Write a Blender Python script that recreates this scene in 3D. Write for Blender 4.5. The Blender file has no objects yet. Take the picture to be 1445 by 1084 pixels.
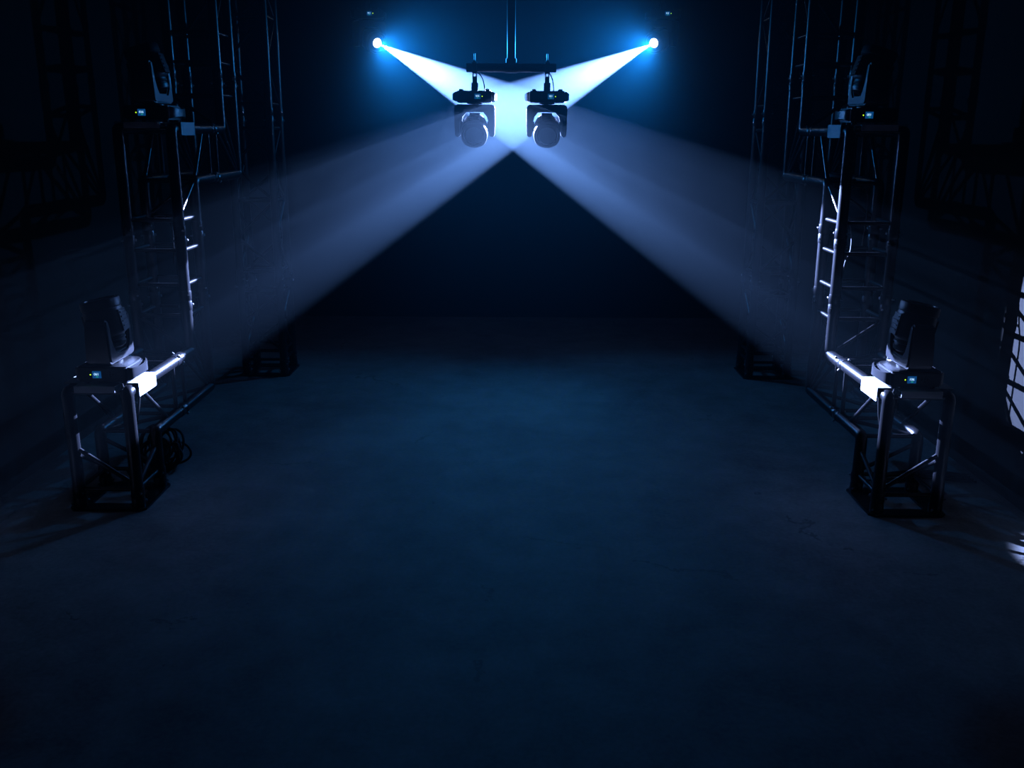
import bpy, bmesh, math, random
from mathutils import Vector, Matrix
random.seed(4)
SC = bpy.context.scene
COL = SC.collection
R = math.radians
PI = math.pi

# ------------------------------------------------------------------ materials
def new_mat(name):
    m = bpy.data.materials.new(name)
    m.use_nodes = True
    nt = m.node_tree
    return m, nt, nt.nodes['Principled BSDF']

def simple(name, col, rough=.5, metal=0., spec=.5, bump=0., bscale=200.):
    m, nt, b = new_mat(name)
    b.inputs['Base Color'].default_value = (*col, 1)
    b.inputs['Roughness'].default_value = rough
    b.inputs['Metallic'].default_value = metal
    b.inputs['Specular IOR Level'].default_value = spec
    tc = nt.nodes.new('ShaderNodeTexCoord')
    n = nt.nodes.new('ShaderNodeTexNoise')
    n.inputs['Scale'].default_value = bscale
    n.inputs['Detail'].default_value = 4
    nt.links.new(tc.outputs['Object'], n.inputs['Vector'])
    mr = nt.nodes.new('ShaderNodeMapRange')
    mr.inputs['To Min'].default_value = max(.02, rough - .06)
    mr.inputs['To Max'].default_value = min(1, rough + .06)
    nt.links.new(n.outputs['Fac'], mr.inputs['Value'])
    nt.links.new(mr.outputs['Result'], b.inputs['Roughness'])
    if bump:
        bp = nt.nodes.new('ShaderNodeBump')
        bp.inputs['Strength'].default_value = bump
        bp.inputs['Distance'].default_value = .001
        nt.links.new(n.outputs['Fac'], bp.inputs['Height'])
        nt.links.new(bp.outputs['Normal'], b.inputs['Normal'])
    return m

def emis(name, col, s):
    m, nt, b = new_mat(name)
    b.inputs['Base Color'].default_value = (0.01, .01, .01, 1)
    b.inputs['Emission Color'].default_value = (*col, 1)
    b.inputs['Emission Strength'].default_value = s
    return m

def floor_mat():
    m, nt, b = new_mat('concrete')
    L = nt.links.new
    tc = nt.nodes.new('ShaderNodeTexCoord')
    def noise(scale, detail, rough=.6, dist=0):
        n = nt.nodes.new('ShaderNodeTexNoise')
        n.inputs['Scale'].default_value = scale
        n.inputs['Detail'].default_value = detail
        n.inputs['Roughness'].default_value = rough
        n.inputs['Distortion'].default_value = dist
        L(tc.outputs['Object'], n.inputs['Vector'])
        return n
    big, mid, fine = noise(.9, 8, .65, .6), noise(5, 10, .7, .3), noise(60, 6)
    def mix(a, bb, f):
        x = nt.nodes.new('ShaderNodeMix'); x.data_type = 'FLOAT'
        x.inputs[0].default_value = f
        L(a, x.inputs[2]); L(bb, x.inputs[3])
        return x.outputs[0]
    v = mix(mix(big.outputs['Fac'], mid.outputs['Fac'], .5), fine.outputs['Fac'], .22)
    cr = nt.nodes.new('ShaderNodeValToRGB')
    cr.color_ramp.elements[0].position = .38; cr.color_ramp.elements[0].color = (.08, .077, .071, 1)
    cr.color_ramp.elements[1].position = .62; cr.color_ramp.elements[1].color = (.24, .232, .214, 1)
    L(v, cr.inputs['Fac'])
    # hairline scratches and scuffs
    vo = nt.nodes.new('ShaderNodeTexVoronoi'); vo.feature = 'DISTANCE_TO_EDGE'
    vo.inputs['Scale'].default_value = 1.1
    mx = nt.nodes.new('ShaderNodeMix'); mx.data_type = 'VECTOR'; mx.inputs[0].default_value = .22
    L(tc.outputs['Object'], mx.inputs[4]); L(mid.outputs['Color'], mx.inputs[5]); L(mx.outputs[1], vo.inputs['Vector'])
    lt = nt.nodes.new('ShaderNodeMath'); lt.operation = 'LESS_THAN'; lt.inputs[1].default_value = .006
    L(vo.outputs['Distance'], lt.inputs[0])
    gt = nt.nodes.new('ShaderNodeMath'); gt.operation = 'GREATER_THAN'; gt.inputs[1].default_value = .56
    L(big.outputs['Fac'], gt.inputs[0])
    mu = nt.nodes.new('ShaderNodeMath'); mu.operation = 'MULTIPLY'
    L(lt.outputs[0], mu.inputs[0]); L(gt.outputs[0], mu.inputs[1])
    sc = nt.nodes.new('ShaderNodeMath'); sc.operation = 'MULTIPLY'; sc.inputs[1].default_value = .55
    L(mu.outputs[0], sc.inputs[0])
    cm = nt.nodes.new('ShaderNodeMix'); cm.data_type = 'RGBA'
    L(sc.outputs[0], cm.inputs[0]); L(cr.outputs['Color'], cm.inputs[6]); cm.inputs[7].default_value = (.02, .02, .02, 1)
    L(cm.outputs[2], b.inputs['Base Color'])
    b.inputs['Roughness'].default_value = .72
    b.inputs['Specular IOR Level'].default_value = .25
    bp = nt.nodes.new('ShaderNodeBump'); bp.inputs['Strength'].default_value = .25; bp.inputs['Distance'].default_value = .004
    L(v, bp.inputs['Height']); L(bp.outputs['Normal'], b.inputs['Normal'])
    return m

M = dict(
    truss=simple('black_powder_coat', (.007, .007, .008), .3, 0, .32, .15, 900),
    steel=simple('bolt_steel', (.45, .45, .46), .3, 1.),
    plate=simple('pale_sheet_metal', (.34, .34, .35), .5, .0, .5, .05, 400),
    body=simple('black_plastic', (.006, .006, .007), .42, 0, .4, .1, 700),
    trim=simple('dark_grey_plastic', (.010, .010, .012), .36, 0, .42),
    pipe=simple('black_pipe', (.014, .014, .016), .3, 0, .5),
    rubber=simple('black_rubber', (.012, .012, .012), .6, 0, .3),
    wall=simple('black_painted_wall', (.0115, .0105, .0085), .9, 0, .1, .6, 160),
    ceiling=simple('black_ceiling', (.01, .01, .01), .95, 0, .05),
    lens_dark=simple('dark_glass', (.01, .01, .014), .08, 0, .6),
    lens_lit=emis('lit_lens', (.8, .92, 1.), 14),
    screen=emis('display_screen', (.004, .09, .32), .55),
    digit=emis('display_digit', (.36, .66, 1.), 1.1),
    menu=emis('display_menu_mark', (.03, .5, .38), .5),
    led=emis('status_led', (.45, .9, .02), 1.6),
    concrete=floor_mat(),
)

# ------------------------------------------------------------------ mesh helpers
def obj(name, bm_or_mesh, mat=None, parent=None, smooth=False):
    if isinstance(bm_or_mesh, bmesh.types.BMesh):
        me = bpy.data.meshes.new(name)
        bm_or_mesh.normal_update()
        bm_or_mesh.to_mesh(me); bm_or_mesh.free()
    else:
        me = bm_or_mesh
    if mat is not None and not me.materials:
        me.materials.append(mat)
    if smooth:
        me.polygons.foreach_set('use_smooth', [True] * len(me.polygons))
        try:
            me.set_sharp_from_angle(angle=R(38))
        except Exception:
            pass
    o = bpy.data.objects.new(name, me)
    COL.objects.link(o)
    if parent: o.parent = parent
    return o

def empty(name, loc, label, cat, group=None, rot=(0, 0, 0)):
    o = bpy.data.objects.new(name, None); COL.objects.link(o)
    o.location = loc; o.rotation_euler = rot; o.empty_display_size = .1
    return tag(o, label, cat, group)

def tag(o, label, cat, group=None):
    o['label'] = label; o['category'] = cat
    if group: o['group'] = group
    return o

def box(bm, a, b, mat=None):
    x0, y0, z0 = a; x1, y1, z1 = b
    vs = [Vector(p) for p in ((x0,y0,z0),(x1,y0,z0),(x1,y1,z0),(x0,y1,z0),(x0,y0,z1),(x1,y0,z1),(x1,y1,z1),(x0,y1,z1))]
    if mat is not None: vs = [mat @ v for v in vs]
    v = [bm.verts.new(p) for p in vs]
    for f in ((0,3,2,1),(4,5,6,7),(0,1,5,4),(1,2,6,5),(2,3,7,6),(3,0,4,7)):
        bm.faces.new([v[i] for i in f])

def rbox(a, b, r, seg=2):
    bm = bmesh.new(); box(bm, a, b)
    bmesh.ops.bevel(bm, geom=bm.edges[:], offset=r, segments=seg, affect='EDGES', profile=.6)
    return bm

def frame(t):
    t = t.normalized()
    u = t.orthogonal().normalized()
    return u, t.cross(u)

def tube(bm, pts, r, seg=14, caps=True, bend=0.):
    """a swept round tube; corners get a small arc of radius bend"""
    P = [Vector(p) for p in pts]
    if bend > 0 and len(P) > 2:
        Q = [P[0]]
        for i in range(1, len(P) - 1):
            a = (P[i-1] - P[i]).normalized(); c = (P[i+1] - P[i]).normalized()
            s, e = P[i] + a * bend, P[i] + c * bend
            for k in range(5):
                t = k / 4
                Q.append((1-t)**2 * s + 2*t*(1-t) * P[i] + t*t * e)
        Q.append(P[-1]); P = Q
    T = []
    for i in range(len(P)):
        if i == 0: t = P[1] - P[0]
        elif i == len(P) - 1: t = P[-1] - P[-2]
        else: t = (P[i+1] - P[i]).normalized() + (P[i] - P[i-1]).normalized()
        T.append(t.normalized())
    u, v = frame(T[0])
    rings = []
    for i, p in enumerate(P):
        if i:
            q = T[i-1].rotation_difference(T[i]); u = q @ u
            u = (u - T[i] * u.dot(T[i])).normalized()
        v = T[i].cross(u)
        rings.append([bm.verts.new(p + r * (math.cos(2*PI*k/seg) * u + math.sin(2*PI*k/seg) * v)) for k in range(seg)])
    for a, b in zip(rings, rings[1:]):
        for k in range(seg):
            bm.faces.new((a[k], a[(k+1) % seg], b[(k+1) % seg], b[k]))
    if caps:
        bm.faces.new(rings[0][::-1]); bm.faces.new(rings[-1])

def tube_obj(name, pts, r, mat, parent=None, seg=14, bend=0.):
    bm = bmesh.new(); tube(bm, pts, r, seg, True, bend)
    bmesh.ops.recalc_face_normals(bm, faces=bm.faces[:])
    return obj(name, bm, mat, parent, True)

def lathe(bm, prof, seg=32, mat=Matrix()):
    rings = []
    for r, z in prof:
        if r < 1e-6: rings.append([bm.verts.new(mat @ Vector((0, 0, z)))])
        else: rings.append([bm.verts.new(mat @ Vector((r*math.cos(2*PI*k/seg), r*math.sin(2*PI*k/seg), z))) for k in range(seg)])
    for a, b in zip(rings, rings[1:]):
        for k in range(seg):
            k2 = (k+1) % seg
            if len(a) == 1 and len(b) == 1: continue
            if len(a) == 1: bm.faces.new((a[0], b[k], b[k2]))
            elif len(b) == 1: bm.faces.new((a[k], a[k2], b[0]))
            else: bm.faces.new((a[k], a[k2], b[k2], b[k]))
    bmesh.ops.recalc_face_normals(bm, faces=bm.faces[:])

def prism(bm, poly, axis, lo, hi):
    """extrude a 2D outline; axis 'y': (x,z) outline, 'z': (x,y), 'x': (y,z)"""
    def P(a, b, t):
        return {'y': (a, t, b), 'z': (a, b, t), 'x': (t, a, b)}[axis]
    A = [bm.verts.new(P(a, b, lo)) for a, b in poly]
    B = [bm.verts.new(P(a, b, hi)) for a, b in poly]
    n = len(poly)
    bm.faces.new(A); bm.faces.new(B[::-1])
    for k in range(n):
        bm.faces.new((A[k], A[(k+1) % n], B[(k+1) % n], B[k]))
    bmesh.ops.recalc_face_normals(bm, faces=bm.faces[:])

def text_mesh(s, size):
    cu = bpy.data.curves.new('digits', 'FONT'); cu.body = s; cu.size = size
    cu.align_x = 'CENTER'; cu.align_y = 'CENTER'; cu.extrude = .0003; cu.offset = size * .03
    t = bpy.data.objects.new('digits', cu); COL.objects.link(t)
    bpy.context.view_layer.update()
    me = bpy.data.meshes.new_from_object(t.evaluated_get(bpy.context.evaluated_depsgraph_get()))
    bpy.data.objects.remove(t); bpy.data.curves.remove(cu)
    me.transform(Matrix.Rotation(R(90), 4, 'X'))
    me.materials.clear()
    return me

# ------------------------------------------------------------------ setting
XL, XR, YB, YF, ZC = -2.215, 2.09, 7.8, -1.6, 4.3
def struct(name, a, b, mat):
    bm = bmesh.new(); box(bm, a, b)
    o = obj(name, bm, mat); o['kind'] = 'structure'
    return o
struct('floor', (XL - .2, YF, -.1), (XR + .2, YB + .2, 0), M['concrete'])
struct('wall_left', (XL - .2, YF, 0), (XL, YB, ZC), M['wall'])
struct('wall_right', (XR, YF, 0), (XR + .2, YB, ZC), M['wall'])
struct('wall_back', (XL - .2, YB, 0), (XR + .2, YB + .2, ZC), M['wall'])
struct('wall_front', (XL - .2, YF - .2, 0), (XR + .2, YF, ZC), M['wall'])
struct('ceiling', (XL - .2, YF, ZC), (XR + .2, YB + .2, ZC + .1), M['ceiling'])

# ------------------------------------------------------------------ moving head
# built standing on its base: front panel faces -y, yoke arms along x, lens up
def base_bm():
    bm = bmesh.new()
    poly = []
    for sx, sy in ((1, -1), (1, 1), (-1, 1), (-1, -1)):
        c = (sx*.103, sy*.1)
        rr = .012 if sy < 0 else .05
        cen = (c[0] - sx*rr, c[1] - sy*rr)
        a0 = {(1,-1): -90, (1,1): 0, (-1,1): 90, (-1,-1): 180}[(sx, sy)]
        for k in range(6):
            a = R(a0 + 18*k)
            poly.append((cen[0] + rr*math.cos(a), cen[1] + rr*math.sin(a)))
    prism(bm, poly, 'z', .01, .072)
    top = [e for e in bm.edges if all(abs(v.co.z - .072) < 1e-5 for v in e.verts) or all(abs(v.co.z - .01) < 1e-5 for v in e.verts)]
    bmesh.ops.bevel(bm, geom=top, offset=.006, segments=2, affect='EDGES')
    # round turntable on top
    lathe(bm, [(0, .071), (.045, .071), (.045, .079), (.03, .081), (0, .081)], 28)
    return bm

def handle_bm(s):
    """a carrying loop along one side of the base: a tall curved strap with a hollow behind it"""
    bm = bmesh.new()
    n = 14
    out, inn = [], []
    for k in range(n + 1):
        t = k / n
        y = -.092 + .184 * t
        w = math.sin(PI * t) ** .45
        out.append((s*(.101 + .027*w), y)); inn.append((s*(.101 + max(0, .027*w - .006)), y))
    prism(bm, out + inn[::-1], 'z', .014, .069)
    for v in bm.verts:      # the strap gets lower towards its outer bow
        t = max(0, (abs(v.co.x) - .104) / .024)
        v.co.z = .0415 + (v.co.z - .0415) * (1 - .42*t)
    return bm

def yoke_bm():
    bm = bmesh.new()
    half = [(.0, .083), (.098, .083), (.112, .09), (.117, .104), (.1165, .2), (.114, .252), (.108, .262), (.094, .263),
            (.085, .256), (.081, .236), (.08, .185), (.07, .15), (.05, .126), (.0, .124)]
    poly = half[:] + [(-x, z) for x, z in half[::-1] if x > 0]
    seen, P = set(), []
    for p in poly:
        if p not in seen: seen.add(p); P.append(p)
    prism(bm, P, 'y', -.052, .052)
    # the arms get slimmer towards their ends
    for v in bm.verts:
        if v.co.z > .14:
            v.co.y *= 1 - .2 * (v.co.z - .14) / .135
    es = [e for e in bm.edges if len({round(v.co.y > 0) for v in e.verts}) == 1]
    bmesh.ops.bevel(bm, geom=es, offset=.007, segments=2, affect='EDGES')
    return bm

def head_bm():
    bm = bmesh.new()
    prof = [(0, -.078), (.036, -.078), (.05, -.071), (.055, -.06), (.056, -.052), (.053, -.05), (.053, -.043), (.058, -.041),
            (.058, -.034), (.056, -.032), (.057, -.025), (.066, -.018), (.072, -.002), (.075, .03), (.075, .078), (.073, .081), (.073, .088),
            (.0765, .091), (.0765, .118), (.073, .125), (.06, .127), (.058, .117), (0, .117)]
    lathe(bm, prof, 40)
    for v in bm.verts:      # slightly squared shell
        r = math.hypot(v.co.x, v.co.y)
        if r > .02:
            a = math.atan2(v.co.y, v.co.x)
            k = 1 + .05 * (1 - abs(math.cos(2*a)))
            k = min(k, .08 / r) if r > .07 else k
            v.co.x *= k; v.co.y *= k
    return bm

def hub_bm():
    bm = bmesh.new(); lathe(bm, [(0, 0), (.03, 0), (.03, .012), (0, .012)], 20)
    return bm
def panel_bm():
    """a raised ribbed panel along the shell"""
    bm = bmesh.new(); rot = Matrix.Rotation(R(90), 4, 'Z')
    box(bm, (.069, -.03, -.012), (.0785, .03, .074), rot)
    for k in range(4):
        box(bm, (.078, -.022, .004 + k*.018), (.0815, .022, .011 + k*.018), rot)
    return bm

def lens_bm(r=.05):
    bm = bmesh.new()
    lathe(bm, [(0, .126), (r*.5, .125), (r, .12), (r, .1175), (0, .1175)], 32)
    return bm

def foot_bm():
    bm = bmesh.new(); lathe(bm, [(0, 0), (.011, 0), (.013, .012), (0, .012)], 14)
    return bm

def clamp_bm():
    """bracket and hook clamp under the base, used by the hanging heads; pipe axis at z = -.119"""
    bm = bmesh.new()
    box(bm, (-.0185, -.03, -.036), (.0185, .03, .011))
    for y in (-.016, .010):      # two straps with a slot between upper and lower piece
        box(bm, (-.0125, y, -.072), (.0125, y + .006, -.034))
        box(bm, (-.0125, y, -.09), (-.0065, y + .006, -.07))
        box(bm, (.0065, y, -.09), (.0125, y + .006, -.07))
    box(bm, (-.013, -.027, -.0925), (.013, .027, -.087))
    for sy in (-1, 1): box(bm, (-.013, min(sy*.0212, sy*.027), -.101), (.013, max(sy*.0212, sy*.027), -.087))
    ang = [R(a) for a in range(-220, 41, 20)]
    out = [(.033*math.cos(a), -.119 + .033*math.sin(a)) for a in ang]
    inn = [(.0256*math.cos(a), -.119 + .0256*math.sin(a)) for a in ang]
    prism(bm, out + inn[::-1], 'x', -.013, .013)
    lathe(bm, [(0, 0), (.0045, 0), (.0045, .05), (0, .05)], 10, Matrix.Translation((0, 0, -.196)))
    lathe(bm, [(0, 0), (.009, 0), (.009, .01), (0, .01)], 6, Matrix.Translation((0, 0, -.161)))
    return bm

def mesh_of(bm, name, mat, smooth=True):
    me = bpy.data.meshes.new(name); bm.normal_update(); bm.to_mesh(me); bm.free()
    me.materials.append(mat)
    if smooth:
        me.polygons.foreach_set('use_smooth', [True]*len(me.polygons))
        me.set_sharp_from_angle(angle=R(35))
    return me

def screen_bm():
    bm = bmesh.new(); box(bm, (-.0175, -.0012, -.0145), (.0175, .0008, .0145)); return bm
def mark_bm():
    bm = bmesh.new(); prism(bm, [(-.005, .0), (.005, 0), (.0035, .0045), (-.0035, .0045)], 'y', -.0006, .0004); return bm
def buttons_bm():
    bm = bmesh.new()
    for x, z in ((0, .009), (0, -.009), (-.011, 0), (.011, 0), (0, 0)):
        lathe(bm, [(0, 0), (.0034, 0), (.003, .002), (0, .0025)], 12, Matrix.Translation((x, 0, z)) @ Matrix.Rotation(R(90), 4, 'X'))
    return bm
def led_bm():
    bm = bmesh.new(); lathe(bm, [(0, 0), (.0028, 0), (.0022, .0015), (0, .002)], 12, Matrix.Rotation(R(90), 4, 'X')); return bm

HM = dict(
    base=mesh_of(base_bm(), 'base', M['body']), handle_a=mesh_of(handle_bm(1), 'handle', M['trim']), handle_b=mesh_of(handle_bm(-1), 'handle', M['trim']),
    yoke=mesh_of(yoke_bm(), 'yoke', M['trim']), head=mesh_of(head_bm(), 'head', M['body']), hub=mesh_of(hub_bm(), 'tilt_hub', M['trim']), panel=mesh_of(panel_bm(), 'ribbed_panel', M['trim'], False),
    lens=mesh_of(lens_bm(), 'lens', M['lens_dark']), lens_lit=mesh_of(lens_bm(.032), 'lens', M['lens_lit']), foot=mesh_of(foot_bm(), 'rubber_foot', M['rubber']),
    clamp=mesh_of(clamp_bm(), 'clamp', M['steel'] if False else M['pipe']), screen=mesh_of(screen_bm(), 'display', M['screen'], False),
    mark=mesh_of(mark_bm(), 'display_mark', M['menu'], False), buttons=mesh_of(buttons_bm(), 'button_pad', M['rubber']), led=mesh_of(led_bm(), 'status_light', M['led']),
)
TILT_Z = .205

def moving_head(loc, label, group, digits, pan, tilt, hanging=False, lit=False):
    t = empty('hanging_moving_head' if hanging else 'moving_head', loc, label, 'stage light', group, (0, PI if hanging else 0, 0))
    b = obj('base', HM['base'], None, t)
    obj('handle', HM['handle_a'], None, b); obj('handle', HM['handle_b'], None, b)
    d = obj('display', HM['screen'], None, b); d.location = (-.02, -.1003, .041); d['label'] = 'small glowing blue display screen'
    tm = text_mesh(digits, .0135); tm.materials.append(M['digit'])
    g = obj('display_digits', tm, None, b)
    g.location = (-.021, -.1018, .0425)
    k = obj('display_mark', HM['mark'], None, b); k.location = (-.0185, -.1018, .0305)
    if hanging:     # the screen turns its picture round when the lamp hangs upside down
        g.location = (-.02, -.1018, .039); g.rotation_euler = (0, PI, 0)
        k.location = (-.02, -.1018, .051); k.rotation_euler = (0, PI, 0)
    l = obj('status_light', HM['led'], None, b); l.location = (-.046, -.1, .0405); l['label'] = 'tiny yellow-green status light'
    p = obj('button_pad', HM['buttons'], None, b); p.location = (.033, -.1, .041)
    for sx in (-1, 1):
        for sy in (-1, 1):
            q = obj('rubber_foot', HM['foot'], None, b); q.location = (sx*.075, sy*.07, 0)
    y = obj('yoke', HM['yoke'], None, t); y.rotation_euler = (0, 0, pan)
    h = obj('head', HM['head'], None, t)
    h.location = (0, 0, TILT_Z)
    h.rotation_euler = (Matrix.Rotation(pan, 3, 'Z') @ Matrix.Rotation(tilt, 3, 'X')).to_euler()
    for sd in (-1, 1):
        q = obj('tilt_hub', HM['hub'], None, h); q.location = (sd*.0712, 0, 0); q.rotation_euler = (0, sd*R(90), 0)
        q = obj('ribbed_panel', HM['panel'], None, h); q.rotation_euler = (0, 0, 0 if sd > 0 else PI)
    ln = obj('lens', HM['lens_lit' if lit else 'lens'], None, h)
    if lit: ln['label'] = 'glowing white lens'
    if hanging: obj('clamp', HM['clamp'], None, t)
    return t

# ------------------------------------------------------------------ stepped truss
S = .24                      # chord spacing
Z1, Z2, Z3 = .499, 1.522, 2.545
RC, RB = .025, .0095
STEPS = (0., .743, 1.472, 2.192)

def coupler_bm(p, axis):
    """a pinned joint in a chord: sleeve with two pin heads"""
    bm = bmesh.new()
    ax = Vector(axis)
    u, v = frame(ax)
    rot = Matrix((u, v, ax)).transposed().to_4x4()
    m = Matrix.Translation(p) @ rot
    lathe(bm, [(0, -.045), (RC + .0015, -.045), (RC + .0025, -.04), (RC + .0025, -.006), (RC + .0008, -.003), (RC + .0008, .003),
               (RC + .0025, .006), (RC + .0025, .04), (RC + .0015, .045), (0, .045)], 16, m)
    return bm

def pin_bm():
    """a through pin along z with a round head and a clip end"""
    bm = bmesh.new()
    k = RC + .0015
    lathe(bm, [(0, -k - .012), (.004, -k - .012), (.0045, -k - .002), (.0045, k), (.0075, k), (.0075, k + .007), (.006, k + .009), (0, k + .009)], 10)
    return bm
PIN = mesh_of(pin_bm(), 'pin', M['steel'])
def add_coupler(root, T, p, axis):
    c = obj('coupler', coupler_bm(T(p), axis), M['truss'], root, True)
    u, v = frame(Vector(axis))
    for dz, w in ((-.024, u), (.024, v)):
        o = obj('pin', PIN, None, c)
        o.location = T(p) + Vector(axis) * dz
        o.rotation_euler = w.to_track_quat('Z', 'Y').to_euler()
    return c

def stepped_truss(xi, sg, d1, label, loc_group):
    """xi inner chord x, sg outward direction, d1 depth of the nearest chord"""
    root = empty('stepped_truss', (xi + sg*S/2, d1 + S/2, 0), label, 'truss', loc_group)
    off = Vector(root.location)
    T = lambda p: Vector(p) - off
    xs = (xi, xi + sg*S)
    D = [d1 + s for s in STEPS]
    for x in xs:
        up = [(x, D[0], .012), (x, D[0], Z1), (x, D[1], Z1), (x, D[1], Z2), (x, D[2], Z2), (x, D[2], Z3), (x, D[3] - .03, Z3)]
        lo = [(x, D[0]+S, .012), (x, D[0]+S, Z1-S), (x, D[1]+S, Z1-S), (x, D[1]+S, Z2-S), (x, D[2]+S, Z2-S), (x, D[2]+S, Z3-S), (x, D[3] - .03, Z3-S)]
        tube_obj('chord', [T(p) for p in up], RC, M['truss'], root, 18, .022)
        tube_obj('chord', [T(p) for p in lo], RC, M['truss'], root, 18, .022)
    def br(a, b, r=RB, name='brace'):
        a, b = Vector(a), Vector(b); k = (b - a).normalized() * (RC * .8)
        tube_obj(name, [T(a + k), T(b - k)], r, M['truss'], root, 10)
    def vring(d, z, faces='nofb', r=RB):
        P = {'ni': (xs[0], d, z), 'no': (xs[1], d, z), 'fi': (xs[0], d+S, z), 'fo': (xs[1], d+S, z)}
        if 'n' in faces: br(P['ni'], P['no'], r, 'rung')
        if 'f' in faces: br(P['fi'], P['fo'], r, 'rung')
        if 'o' in faces: br(P['no'], P['fo'], r, 'rung')
        if 'b' in faces: br(P['ni'], P['fi'], r, 'rung')
    def hring(d, z):
        P = {'ti': (xs[0], d, z), 'to': (xs[1], d, z), 'bi': (xs[0], d, z-S), 'bo': (xs[1], d, z-S)}
        br(P['ti'], P['bi'], RB, 'rung'); br(P['to'], P['bo'], RB, 'rung'); br(P['bi'], P['bo'], RB, 'rung'); br(P['ti'], P['to'], RB, 'rung')
    # lowest leg: rung ring low down, one diagonal per face
    vring(D[0], .085)
    br((xs[1], D[0], .27), (xs[0], D[0], .10)); br((xs[0], D[0]+.0, .095), (xs[0], D[0]+S, .2))
    br((xs[1], D[0]+S, .1), (xs[1], D[0], .24)); br((xs[0], D[0]+S, .1), (xs[1], D[0]+S, .23))
    # corner struts and the horizontal runs
    for k, z in ((0, Z1), (1, Z2), (2, Z3)):
        a, b = D[k], D[k+1]
        ja, jb = a + .50, a + .62
        if k < 2:
            hring(ja, z); hring(jb, z)
            for x in xs:
                (br((x, a + .1, z), (x, ja - .09, z - S)) if k == 0 else br((x, ja - .08, z), (x, a + S + .01, z - S)))     # side diagonals
                br((x, jb + .01, z), (x, b + S - .02, z - S))
            br((xs[0], ja, z-S), (xs[1], a+S, z-S)); br((xs[1], jb, z-S), (xs[0], b+S, z-S))
            br((xs[1], ja, z), (xs[0], a, z)); br((xs[0], jb, z), (xs[1], b, z))
        else:
            hring(a + .45, z)
            for x in xs: br((x, a + .44, z), (x, a + S, z - S))
        # inner corner: rung across and diagonal in the outer corner square
        br((xs[0], a+S, z-S), (xs[1], a+S, z-S), RB, 'rung')
        br((xs[0], a, z), (xs[1], a, z), RB, 'rung')
        for x in xs: br((x, b + S, z - S), (x, b, z + .01)) if k < 2 else None
    # risers
    for k, (zl, zh, d) in ((1, (Z1, Z2, D[1])), (2, (Z2, Z3, D[2]))):
        z0 = zl - S
        levels = (z0 + .411, z0 + .556, z0 + .716, z0 + .856)
        if k == 2: levels = (1.692, 1.856, 2.0)
        for z in levels[:4]: vring(d, z)
        br((xs[0], d, levels[0] - .01), (xs[0], d + S, zl - S + .02)); br((xs[1], d, levels[0] - .01), (xs[1], d + S, zl - S + .02))
        br((xs[0], d, zl), (xs[1], d, levels[0])); br((xs[1], d + S, zl - S), (xs[0], d + S, levels[0]))
        top = levels[-1]
        br((xs[0], d, top + .01), (xs[0], d + S, zh - S)); br((xs[1], d + S, top), (xs[0], d + S, zh - S))
    # pinned joints
    J = []
    for x in xs:
        J += [((x, D[0] + .56, Z1), (0,1,0)), ((x, D[0] + .56, Z1 - S), (0,1,0)), ((x, D[1] + .56, Z2), (0,1,0)), ((x, D[1] + .56, Z2 - S), (0,1,0))]
        for dd in (0, S):
            J += [((x, D[1] + dd, .743), (0,0,1)), ((x, D[1] + dd, 1.045), (0,0,1)), ((x, D[2] + dd, 1.774), (0,0,1))]
            J += [((x, D[0] + dd, .052), (0,0,1))]
    for p, a in J:
        add_coupler(root, T, p, a)
    base_plate(root, T, xs, D[0])
    return root

def base_plate(root, T, xs, d, s=S):
    x0, x1 = min(xs) - .037, max(xs) + .037
    y0, y1 = d - .037, d + s + .037
    c = .022
    cx, cy = (x0+x1)/2, (y0+y1)/2
    outer = [(x0+c, y0), (x1-c, y0), (x1, y0+c), (x1, y1-c), (x1-c, y1), (x0+c, y1), (x0, y1-c), (x0, y0+c)]
    inner = [(cx + (x-cx)*.58, cy + (y-cy)*.58) for x, y in outer]
    bm = bmesh.new()
    rings = []
    for poly, z in ((outer, .0005), (outer, .011), (inner, .011), (inner, .0005)):
        rings.append([bm.verts.new(T((x, y, z))) for x, y in poly])
    for i in range(4):
        a, b = rings[i], rings[(i+1) % 4]
        for k in range(8):
            bm.faces.new((a[k], a[(k+1) % 8], b[(k+1) % 8], b[k]))
    bmesh.ops.recalc_face_normals(bm, faces=bm.faces[:])
    return obj('base_plate', bm, M['truss'], root)

GT = 'stepped trusses along the side walls'
XIL, XIR, D1L, D1R = -1.573, 1.470, 3.602, 3.600
stepped_truss(XIL, -1, D1L, 'black stepped box truss along the left wall, cable coil behind its foot', GT)
stepped_truss(XIR, 1, D1R, 'black stepped box truss beside the right wall that carries a bright light patch', GT)

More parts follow.
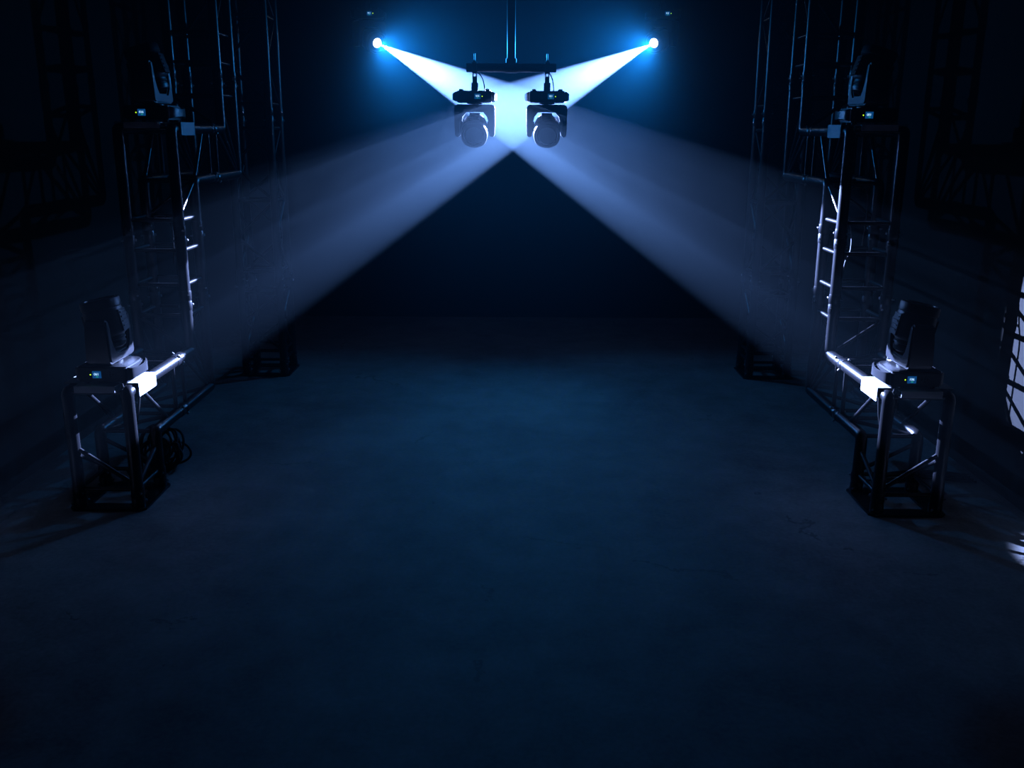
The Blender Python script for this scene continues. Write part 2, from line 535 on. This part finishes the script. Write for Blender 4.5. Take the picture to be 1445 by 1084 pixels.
def truss_tower(xi, sg, d, label):
    root = empty('truss_tower', (xi + sg*S/2, d + S/2, 0), label, 'truss', 'upright towers at the far ends')
    off = Vector(root.location); T = lambda p: Vector(p) - off
    xs = (xi, xi + sg*S)
    for x in xs:
        for y in (d, d + S):
            tube_obj('chord', [T((x, y, .011)), T((x, y, 3.3))], RC, M['truss'], root, 16)
            for z in (.06, .6, 1.6, 2.6):
                add_coupler(root, T, (x, y, z), (0, 0, 1))
    def br(a, b, name):
        a, b = Vector(a), Vector(b); k = (b - a).normalized() * (RC * .8)
        tube_obj(name, [T(a + k), T(b - k)], RB, M['truss'], root, 10)
    zs = (.105, .165, .53, .67, 1.1, 1.53, 1.67, 2.165, 2.53, 2.67, 3.1)
    C = [(xs[0], d), (xs[1], d), (xs[1], d+S), (xs[0], d+S)]
    for i in range(4):
        a, b = C[i], C[(i+1) % 4]
        for z in zs: br((*a, z), (*b, z), 'rung')
        for j, (z0, z1) in enumerate(((.165, .35), (.35, .53), (.67, .88), (.88, 1.1), (1.1, 1.32), (1.32, 1.53), (1.67, 1.9), (1.9, 2.165), (2.165, 2.35), (2.35, 2.53))):
            p, q = (a, b) if j % 2 == 0 else (b, a)
            br((*p, z0), (*q, z1), 'brace')
    base_plate(root, T, xs, d)
    return root
truss_tower(-1.505, -1, 5.80, 'black truss tower standing on the floor at the far end of the left truss')
truss_tower(1.46, 1, 5.80, 'black truss tower standing on the floor at the far end of the right truss')

# ------------------------------------------------------------------ mounting plates
def plate_bm(sg):
    """bent sheet: flat top across both chords, a flange down the inner side and a lip in front; origin at inner chord, top of tubes"""
    bm = bmesh.new()
    t = .003
    a, b = (-.030, S + .03)
    X = lambda x: sg * x
    # flat sheet
    box(bm, (min(X(a), X(b)), .040, 0), (max(X(a), X(b)), .222, t))
    # tongue between the chords with its front lip
    box(bm, (min(X(.042), X(S-.035)), -.014, 0), (max(X(.042), X(S-.035)), .041, t))
    box(bm, (min(X(.042), X(S-.035)), -.0165, -.024), (max(X(.042), X(S-.035)), -.0135, t))
    # side flange
    xa, xb = sorted((X(a), X(a - t)))
    n = 4; r = .008
    poly = [(.040, t), (.222, t)]
    for k in range(n+1):
        ang = -PI/2 * k / n
        poly.append((.222 - r + r*math.cos(ang), -.055 + r + r*math.sin(ang)))
    for k in range(n+1):
        ang = -PI/2 - PI/2 * k / n
        poly.append((.040 + r + r*math.cos(ang), -.055 + r + r*math.sin(ang)))
    prism(bm, poly, 'x', xa, xb)
    bmesh.ops.recalc_face_normals(bm, faces=bm.faces[:])
    return bm
PM = {s: mesh_of(plate_bm(s), 'mounting_plate', M['plate'], False) for s in (-1, 1)}
def plate(xi, sg, d, z, label):
    o = obj('mounting_plate', PM[sg]); o.location = (xi, d, z + RC + .0005)
    return tag(o, label, 'bracket', 'mounting plates under the standing lights')
plate(XIL, -1, D1L, Z1, 'pale bent metal plate across the low front step of the left truss')
plate(XIR, 1, D1R, Z1, 'pale bent metal plate across the low front step of the right truss')
plate(XIL, -1, D1L + STEPS[1], Z2, 'bent metal plate across the upper step of the left truss')
plate(XIR, 1, D1R + STEPS[1], Z2, 'bent metal plate across the upper step of the right truss')

# ------------------------------------------------------------------ the eight moving heads
GS = 'moving heads standing on the stepped trusses'
ZP = RC + .004
moving_head((-1.672, D1L + .112, Z1 + ZP), 'black moving head standing on the low front step of the left truss', GS, '061', R(90), R(-11))
moving_head((1.578, D1R + .112, Z1 + ZP), 'black moving head standing on the low front step of the right truss', GS, '106', R(90), R(11))
moving_head((-1.682, D1L + STEPS[1] + .112, Z2 + ZP), 'black moving head standing on the upper step of the left truss', GS, '016', R(90), R(-18))
moving_head((1.570, D1R + STEPS[1] + .112, Z2 + ZP), 'black moving head standing on the upper step of the right truss', GS, '051', R(90), R(18))

GH = 'unlit moving heads hung from the T bar'
ZB = 1.867
H1 = moving_head((-.268, 5.64, ZB - .119), 'unlit black moving head hanging from the left end of the T bar', GH, '036', 0, R(66), True)
H2 = moving_head((.147, 5.64, ZB - .119), 'unlit black moving head hanging from the right end of the T bar', GH, '031', 0, R(66), True)

def arc_cable(name, parent, pts, r=.003, mat=None):
    P = [Vector(p) for p in pts]
    out = []
    for i in range(len(P) - 1):
        p0, p1, p2, p3 = P[max(i-1, 0)], P[i], P[i+1], P[min(i+2, len(P)-1)]
        for k in range(6):
            t = k / 6
            out.append(.5*((2*p1) + (-p0+p2)*t + (2*p0-5*p1+4*p2-p3)*t*t + (-p0+3*p1-3*p2+p3)*t**3))
    out.append(P[-1])
    return tube_obj(name, out, r, mat or M['rubber'], parent, 8)
for h, s in ((H1, -1), (H2, -1)):
    sx = -1 if h is H1 else -.7
    arc_cable('power_cable', h, [(sx*.0, .035, -.094), (sx*.022, .035, -.09), (sx*.044, .035, -.06), (sx*.054, .03, -.02), (sx*.056, .03, .012)])

t = empty('hanging_bar', (-.059, 5.64, ZB), 'black T shaped pipe hanging from above with two unlit moving heads on it', 'pipe')
bm = bmesh.new(); tube(bm, [(-.256, 0, 0), (.256, 0, 0)], .0245, 24); obj('crossbar', bm, M['pipe'], t, True)
bm = bmesh.new(); tube(bm, [(0, 0, .03), (0, 0, ZC - ZB - .012)], .0243, 24); obj('drop_pipe', bm, M['pipe'], t, True)
bm = bmesh.new(); tube(bm, [(0, 0, .018), (0, 0, .05)], .031, 20); tube(bm, [(-.035, 0, 0), (.035, 0, 0)], .0285, 20); obj('tee_joint', bm, M['pipe'], t, True)
bm = bmesh.new(); lathe(bm, [(0, ZC-ZB-.012), (.08, ZC-ZB-.012), (.08, ZC-ZB-.001), (0, ZC-ZB-.001)], 24); obj('ceiling_flange', bm, M['pipe'], t, True)

# the two lit heads at the back
SL, SR = Vector((-1.045, 7.2, 2.131)), Vector((.953, 7.2, 2.137))
TL, TR = Vector((2.11, 3.17, .5)), Vector((-2.215, 3.02, .51))
LENS_D = .126
GL = 'lit moving heads at the back'
def lit_head(src, tgt, label, digits, plabel):
    d = (tgt - src).normalized()
    axis = src - d * LENS_D
    loc = Vector((axis.x, axis.y, axis.z + TILT_Z))
    ld = Vector((-d.x, d.y, -d.z))           # into the upside-down frame
    tl = math.acos(ld.z); pan = math.atan2(ld.x, -ld.y)
    h = moving_head(loc, label, GL, digits, pan, tl, True, True)
    # pipe it is clamped to, running up to the ceiling
    t = empty('hanging_pipe', (loc.x, loc.y, loc.z + .119), plabel, 'pipe', 'pipes above the lit heads')
    bm = bmesh.new(); tube(bm, [(-.16, 0, 0), (.16, 0, 0)], .0245, 20); obj('crossbar', bm, M['pipe'], t, True)
    bm = bmesh.new(); tube(bm, [(.1, 0, .02), (.1, 0, ZC - loc.z - .12)], .0243, 20); obj('drop_pipe', bm, M['pipe'], t, True)
    return h, d
hl, dl = lit_head(SL, TL, 'lit moving head at the back left throwing a white beam to the right', '011', 'black pipe above the lit moving head at the back left')
hr, dr = lit_head(SR, TR, 'lit moving head at the back right throwing a white beam to the left', '012', 'black pipe above the lit moving head at the back right')

# ------------------------------------------------------------------ cables
def coil(loc, label):
    t = empty('cable_coil', loc, label, 'cable')
    rnd = random.Random(11)
    for k in range(7):
        pts = []
        n = 36; turns = 2
        ra, rb = rnd.uniform(.06, .1), rnd.uniform(.05, .085)
        ph, f1, f2 = rnd.random()*6, rnd.random()*6, rnd.random()*6
        tilt = Matrix.Rotation(R(rnd.uniform(55, 95)), 4, 'X') @ Matrix.Rotation(R(rnd.uniform(-35, 35)), 4, 'Y')
        cx, cy = rnd.uniform(-.03, .035), rnd.uniform(-.05, .05)
        for i in range(n*turns + 1):
            a = 2*PI*i/n + ph
            w = 1 + .13*math.sin(2*a + f1) + .07*math.sin(a*1.5 + f2)
            pts.append(tilt @ Vector((ra*w*math.cos(a), rb*w*math.sin(a), .03*math.sin(a*.5 + f2))) + Vector((cx, cy, .11)))
        lo = min(p.z for p in pts)
        pts = [p + Vector((0, 0, .0065 - lo if lo < .0065 or k < 4 else 0)) for p in pts]
        tube_obj('loop', pts, .0055, M['rubber'], t, 8)
    # a strip of sockets standing on edge in the middle of the bunch
    bm = bmesh.new(); box(bm, (-.02, -.09, .05), (.025, .09, .10)); bmesh.ops.bevel(bm, geom=bm.edges[:], offset=.006, segments=2, affect='EDGES')
    obj('socket_block', bm, M['rubber'], t)
    bm = bmesh.new(); tube(bm, [(.03, -.05, .115), (.085, -.05, .15), (.098, -.05, .145), (.1, -.05, .06), (.092, -.05, .05), (.03, -.05, .03)], .006, 8, True, .006)
    bmesh.ops.recalc_face_normals(bm, faces=bm.faces[:])
    obj('cable_end', bm, M['rubber'], t, True)
    return t
coil((-1.645, 4.06, 0), 'tangled black cable coil on the floor behind the foot of the left truss')

def cable(name, pts, label, r=.0055):
    o = arc_cable(name, None, pts, r)
    return tag(o, label, 'cable', 'loose cables')
for k, dy in enumerate((0, .03, .055, -.03)):
    pts = [(1.62, 3.98 + dy, .006), (1.72, 4.0 + dy + .02*math.sin(k), .006), (1.83, 4.04 + dy, .006), (1.95, 4.02 + dy*1.3, .006), (2.05, 3.99 + dy, .006)]
    cable('floor_cable', pts, ['black cable on the floor from right truss foot to the wall, second from front', 'black cable on the floor by the right wall, third from front',
          'black cable on the floor by the right wall, farthest back of four', 'black cable on the floor by the right wall, nearest of four'][k])
cable('hanging_cable', [(1.556, 4.50, 1.12), (1.56, 4.46, 1.05), (1.555, 4.44, .98), (1.535, 4.44, .92), (1.525, 4.45, .8), (1.525, 4.45, .66)], 'thin black cable hanging inside the upright of the right truss', .004)
cable('looped_cable', [(1.515, 4.44, 1.17), (1.52, 4.44, 1.25), (1.56, 4.44, 1.272), (1.61, 4.46, 1.245), (1.625, 4.47, 1.15), (1.62, 4.48, 1.0)], 'black cable looping over inside the upright of the right truss', .004)
cable('looped_cable', [(-1.76, 4.45, 1.09), (-1.70, 4.45, 1.13), (-1.655, 4.46, 1.09), (-1.65, 4.46, 1.0), (-1.66, 4.47, .9)], 'black cable looping inside the upright of the left truss', .004)
cable('drooping_cable', [(1.54, 3.82, .56), (1.54, 3.84, .555), (1.54, 3.868, .50), (1.54, 3.876, .42), (1.56, 3.885, .30), (1.61, 3.90, .2), (1.60, 3.93, .08), (1.58, 3.965, .012), (1.55, 3.99, .0075)], 'black cable drooping from the low right light down to the floor', .005)
cable('drooping_cable', [(-1.64, 3.822, .56), (-1.64, 3.842, .555), (-1.64, 3.868, .50), (-1.64, 3.878, .42), (-1.665, 3.888, .3), (-1.71, 3.9, .18), (-1.73, 3.93, .06), (-1.76, 3.97, .01), (-1.79, 4.02, .0075)], 'black cable drooping from the low left light down to the floor', .005)

# ------------------------------------------------------------------ lights
BEAM = (.30, .44, 1.0); SPILL = (.015, .31, 1.0)
P_BEAM, P_SPILL = 32000, 128
def lamp(name, src, d, col, power, size, blend, rad, parent):
    l = bpy.data.lights.new(name, 'SPOT'); l.color = col; l.energy = power
    l.spot_size = R(size); l.spot_blend = blend; l.shadow_soft_size = rad
    o = bpy.data.objects.new(name, l); COL.objects.link(o)
    o.matrix_world = Matrix.Translation(src + d*.035) @ d.to_track_quat('-Z', 'Y').to_matrix().to_4x4()
    return o
for s, d, h in ((SL, dl, hl), (SR, dr, hr)):
    lamp('beam_lamp', s, d, BEAM, P_BEAM, 12.4, .18, .005, h)
    d2 = (d + Vector((0, 0, -.05))).normalized()
    lamp('spill_lamp', s, d2, SPILL, P_SPILL, 84, 1., .014, h)

# haze in the air of the whole hall
w = bpy.data.worlds.new('haze'); SC.world = w
w.use_nodes = True
nt = w.node_tree; nt.nodes.clear()
out = nt.nodes.new('ShaderNodeOutputWorld')
bg = nt.nodes.new('ShaderNodeBackground'); bg.inputs['Color'].default_value = (0, 0, 0, 1); bg.inputs['Strength'].default_value = 0
vs = nt.nodes.new('ShaderNodeVolumeScatter')
vs.inputs['Color'].default_value = (.52, .82, 1, 1); vs.inputs['Anisotropy'].default_value = .78
geo = nt.nodes.new('ShaderNodeNewGeometry'); sep = nt.nodes.new('ShaderNodeSeparateXYZ'); mr = nt.nodes.new('ShaderNodeMapRange')
mr.interpolation_type = 'SMOOTHSTEP'
mr.inputs['From Min'].default_value = 3.6; mr.inputs['From Max'].default_value = 7.2
mr.inputs['To Min'].default_value = .007; mr.inputs['To Max'].default_value = .046
nt.links.new(geo.outputs['Position'], sep.inputs[0]); nt.links.new(sep.outputs['Y'], mr.inputs['Value']); nt.links.new(mr.outputs['Result'], vs.inputs['Density'])
w.cycles.volume_step_size = .6
nt.links.new(bg.outputs[0], out.inputs['Surface']); nt.links.new(vs.outputs[0], out.inputs['Volume'])

# ------------------------------------------------------------------ camera
f_px, pitch, yaw, roll, ch = 1322.0, R(15.0748), R(-.4802), R(.2309), 1.5145
cd = bpy.data.cameras.new('camera'); cam = bpy.data.objects.new('camera', cd); COL.objects.link(cam)
cd.sensor_fit = 'HORIZONTAL'; cd.sensor_width = 36; cd.lens = f_px / 1445 * 36; cd.clip_start = .02
F = Vector((math.sin(yaw)*math.cos(pitch), math.cos(yaw)*math.cos(pitch), -math.sin(pitch)))
Rt = Vector((math.cos(yaw), -math.sin(yaw), 0)); U = Rt.cross(F)
R2 = Rt*math.cos(roll) + U*math.sin(roll); U2 = U*math.cos(roll) - Rt*math.sin(roll)
m = Matrix((R2, U2, -F)).transposed().to_4x4(); m.translation = (0, 0, ch)
cam.matrix_world = m
SC.camera = cam

# ------------------------------------------------------------------ render look
SC.view_settings.view_transform = 'Standard'
SC.view_settings.look = 'None'
SC.view_settings.gamma = 1
SC.view_settings.use_curve_mapping = False
SC.view_settings.exposure = 0
cy = SC.cycles
cy.volume_bounces = 0
cy.max_bounces = 4
cy.diffuse_bounces = 2
cy.glossy_bounces = 2
cy.transmission_bounces = 0
cy.transparent_max_bounces = 2
cy.sample_clamp_indirect = 4
cy.use_denoising = True
cy.use_adaptive_sampling = True
cy.adaptive_threshold = .06
cy.adaptive_min_samples = 24
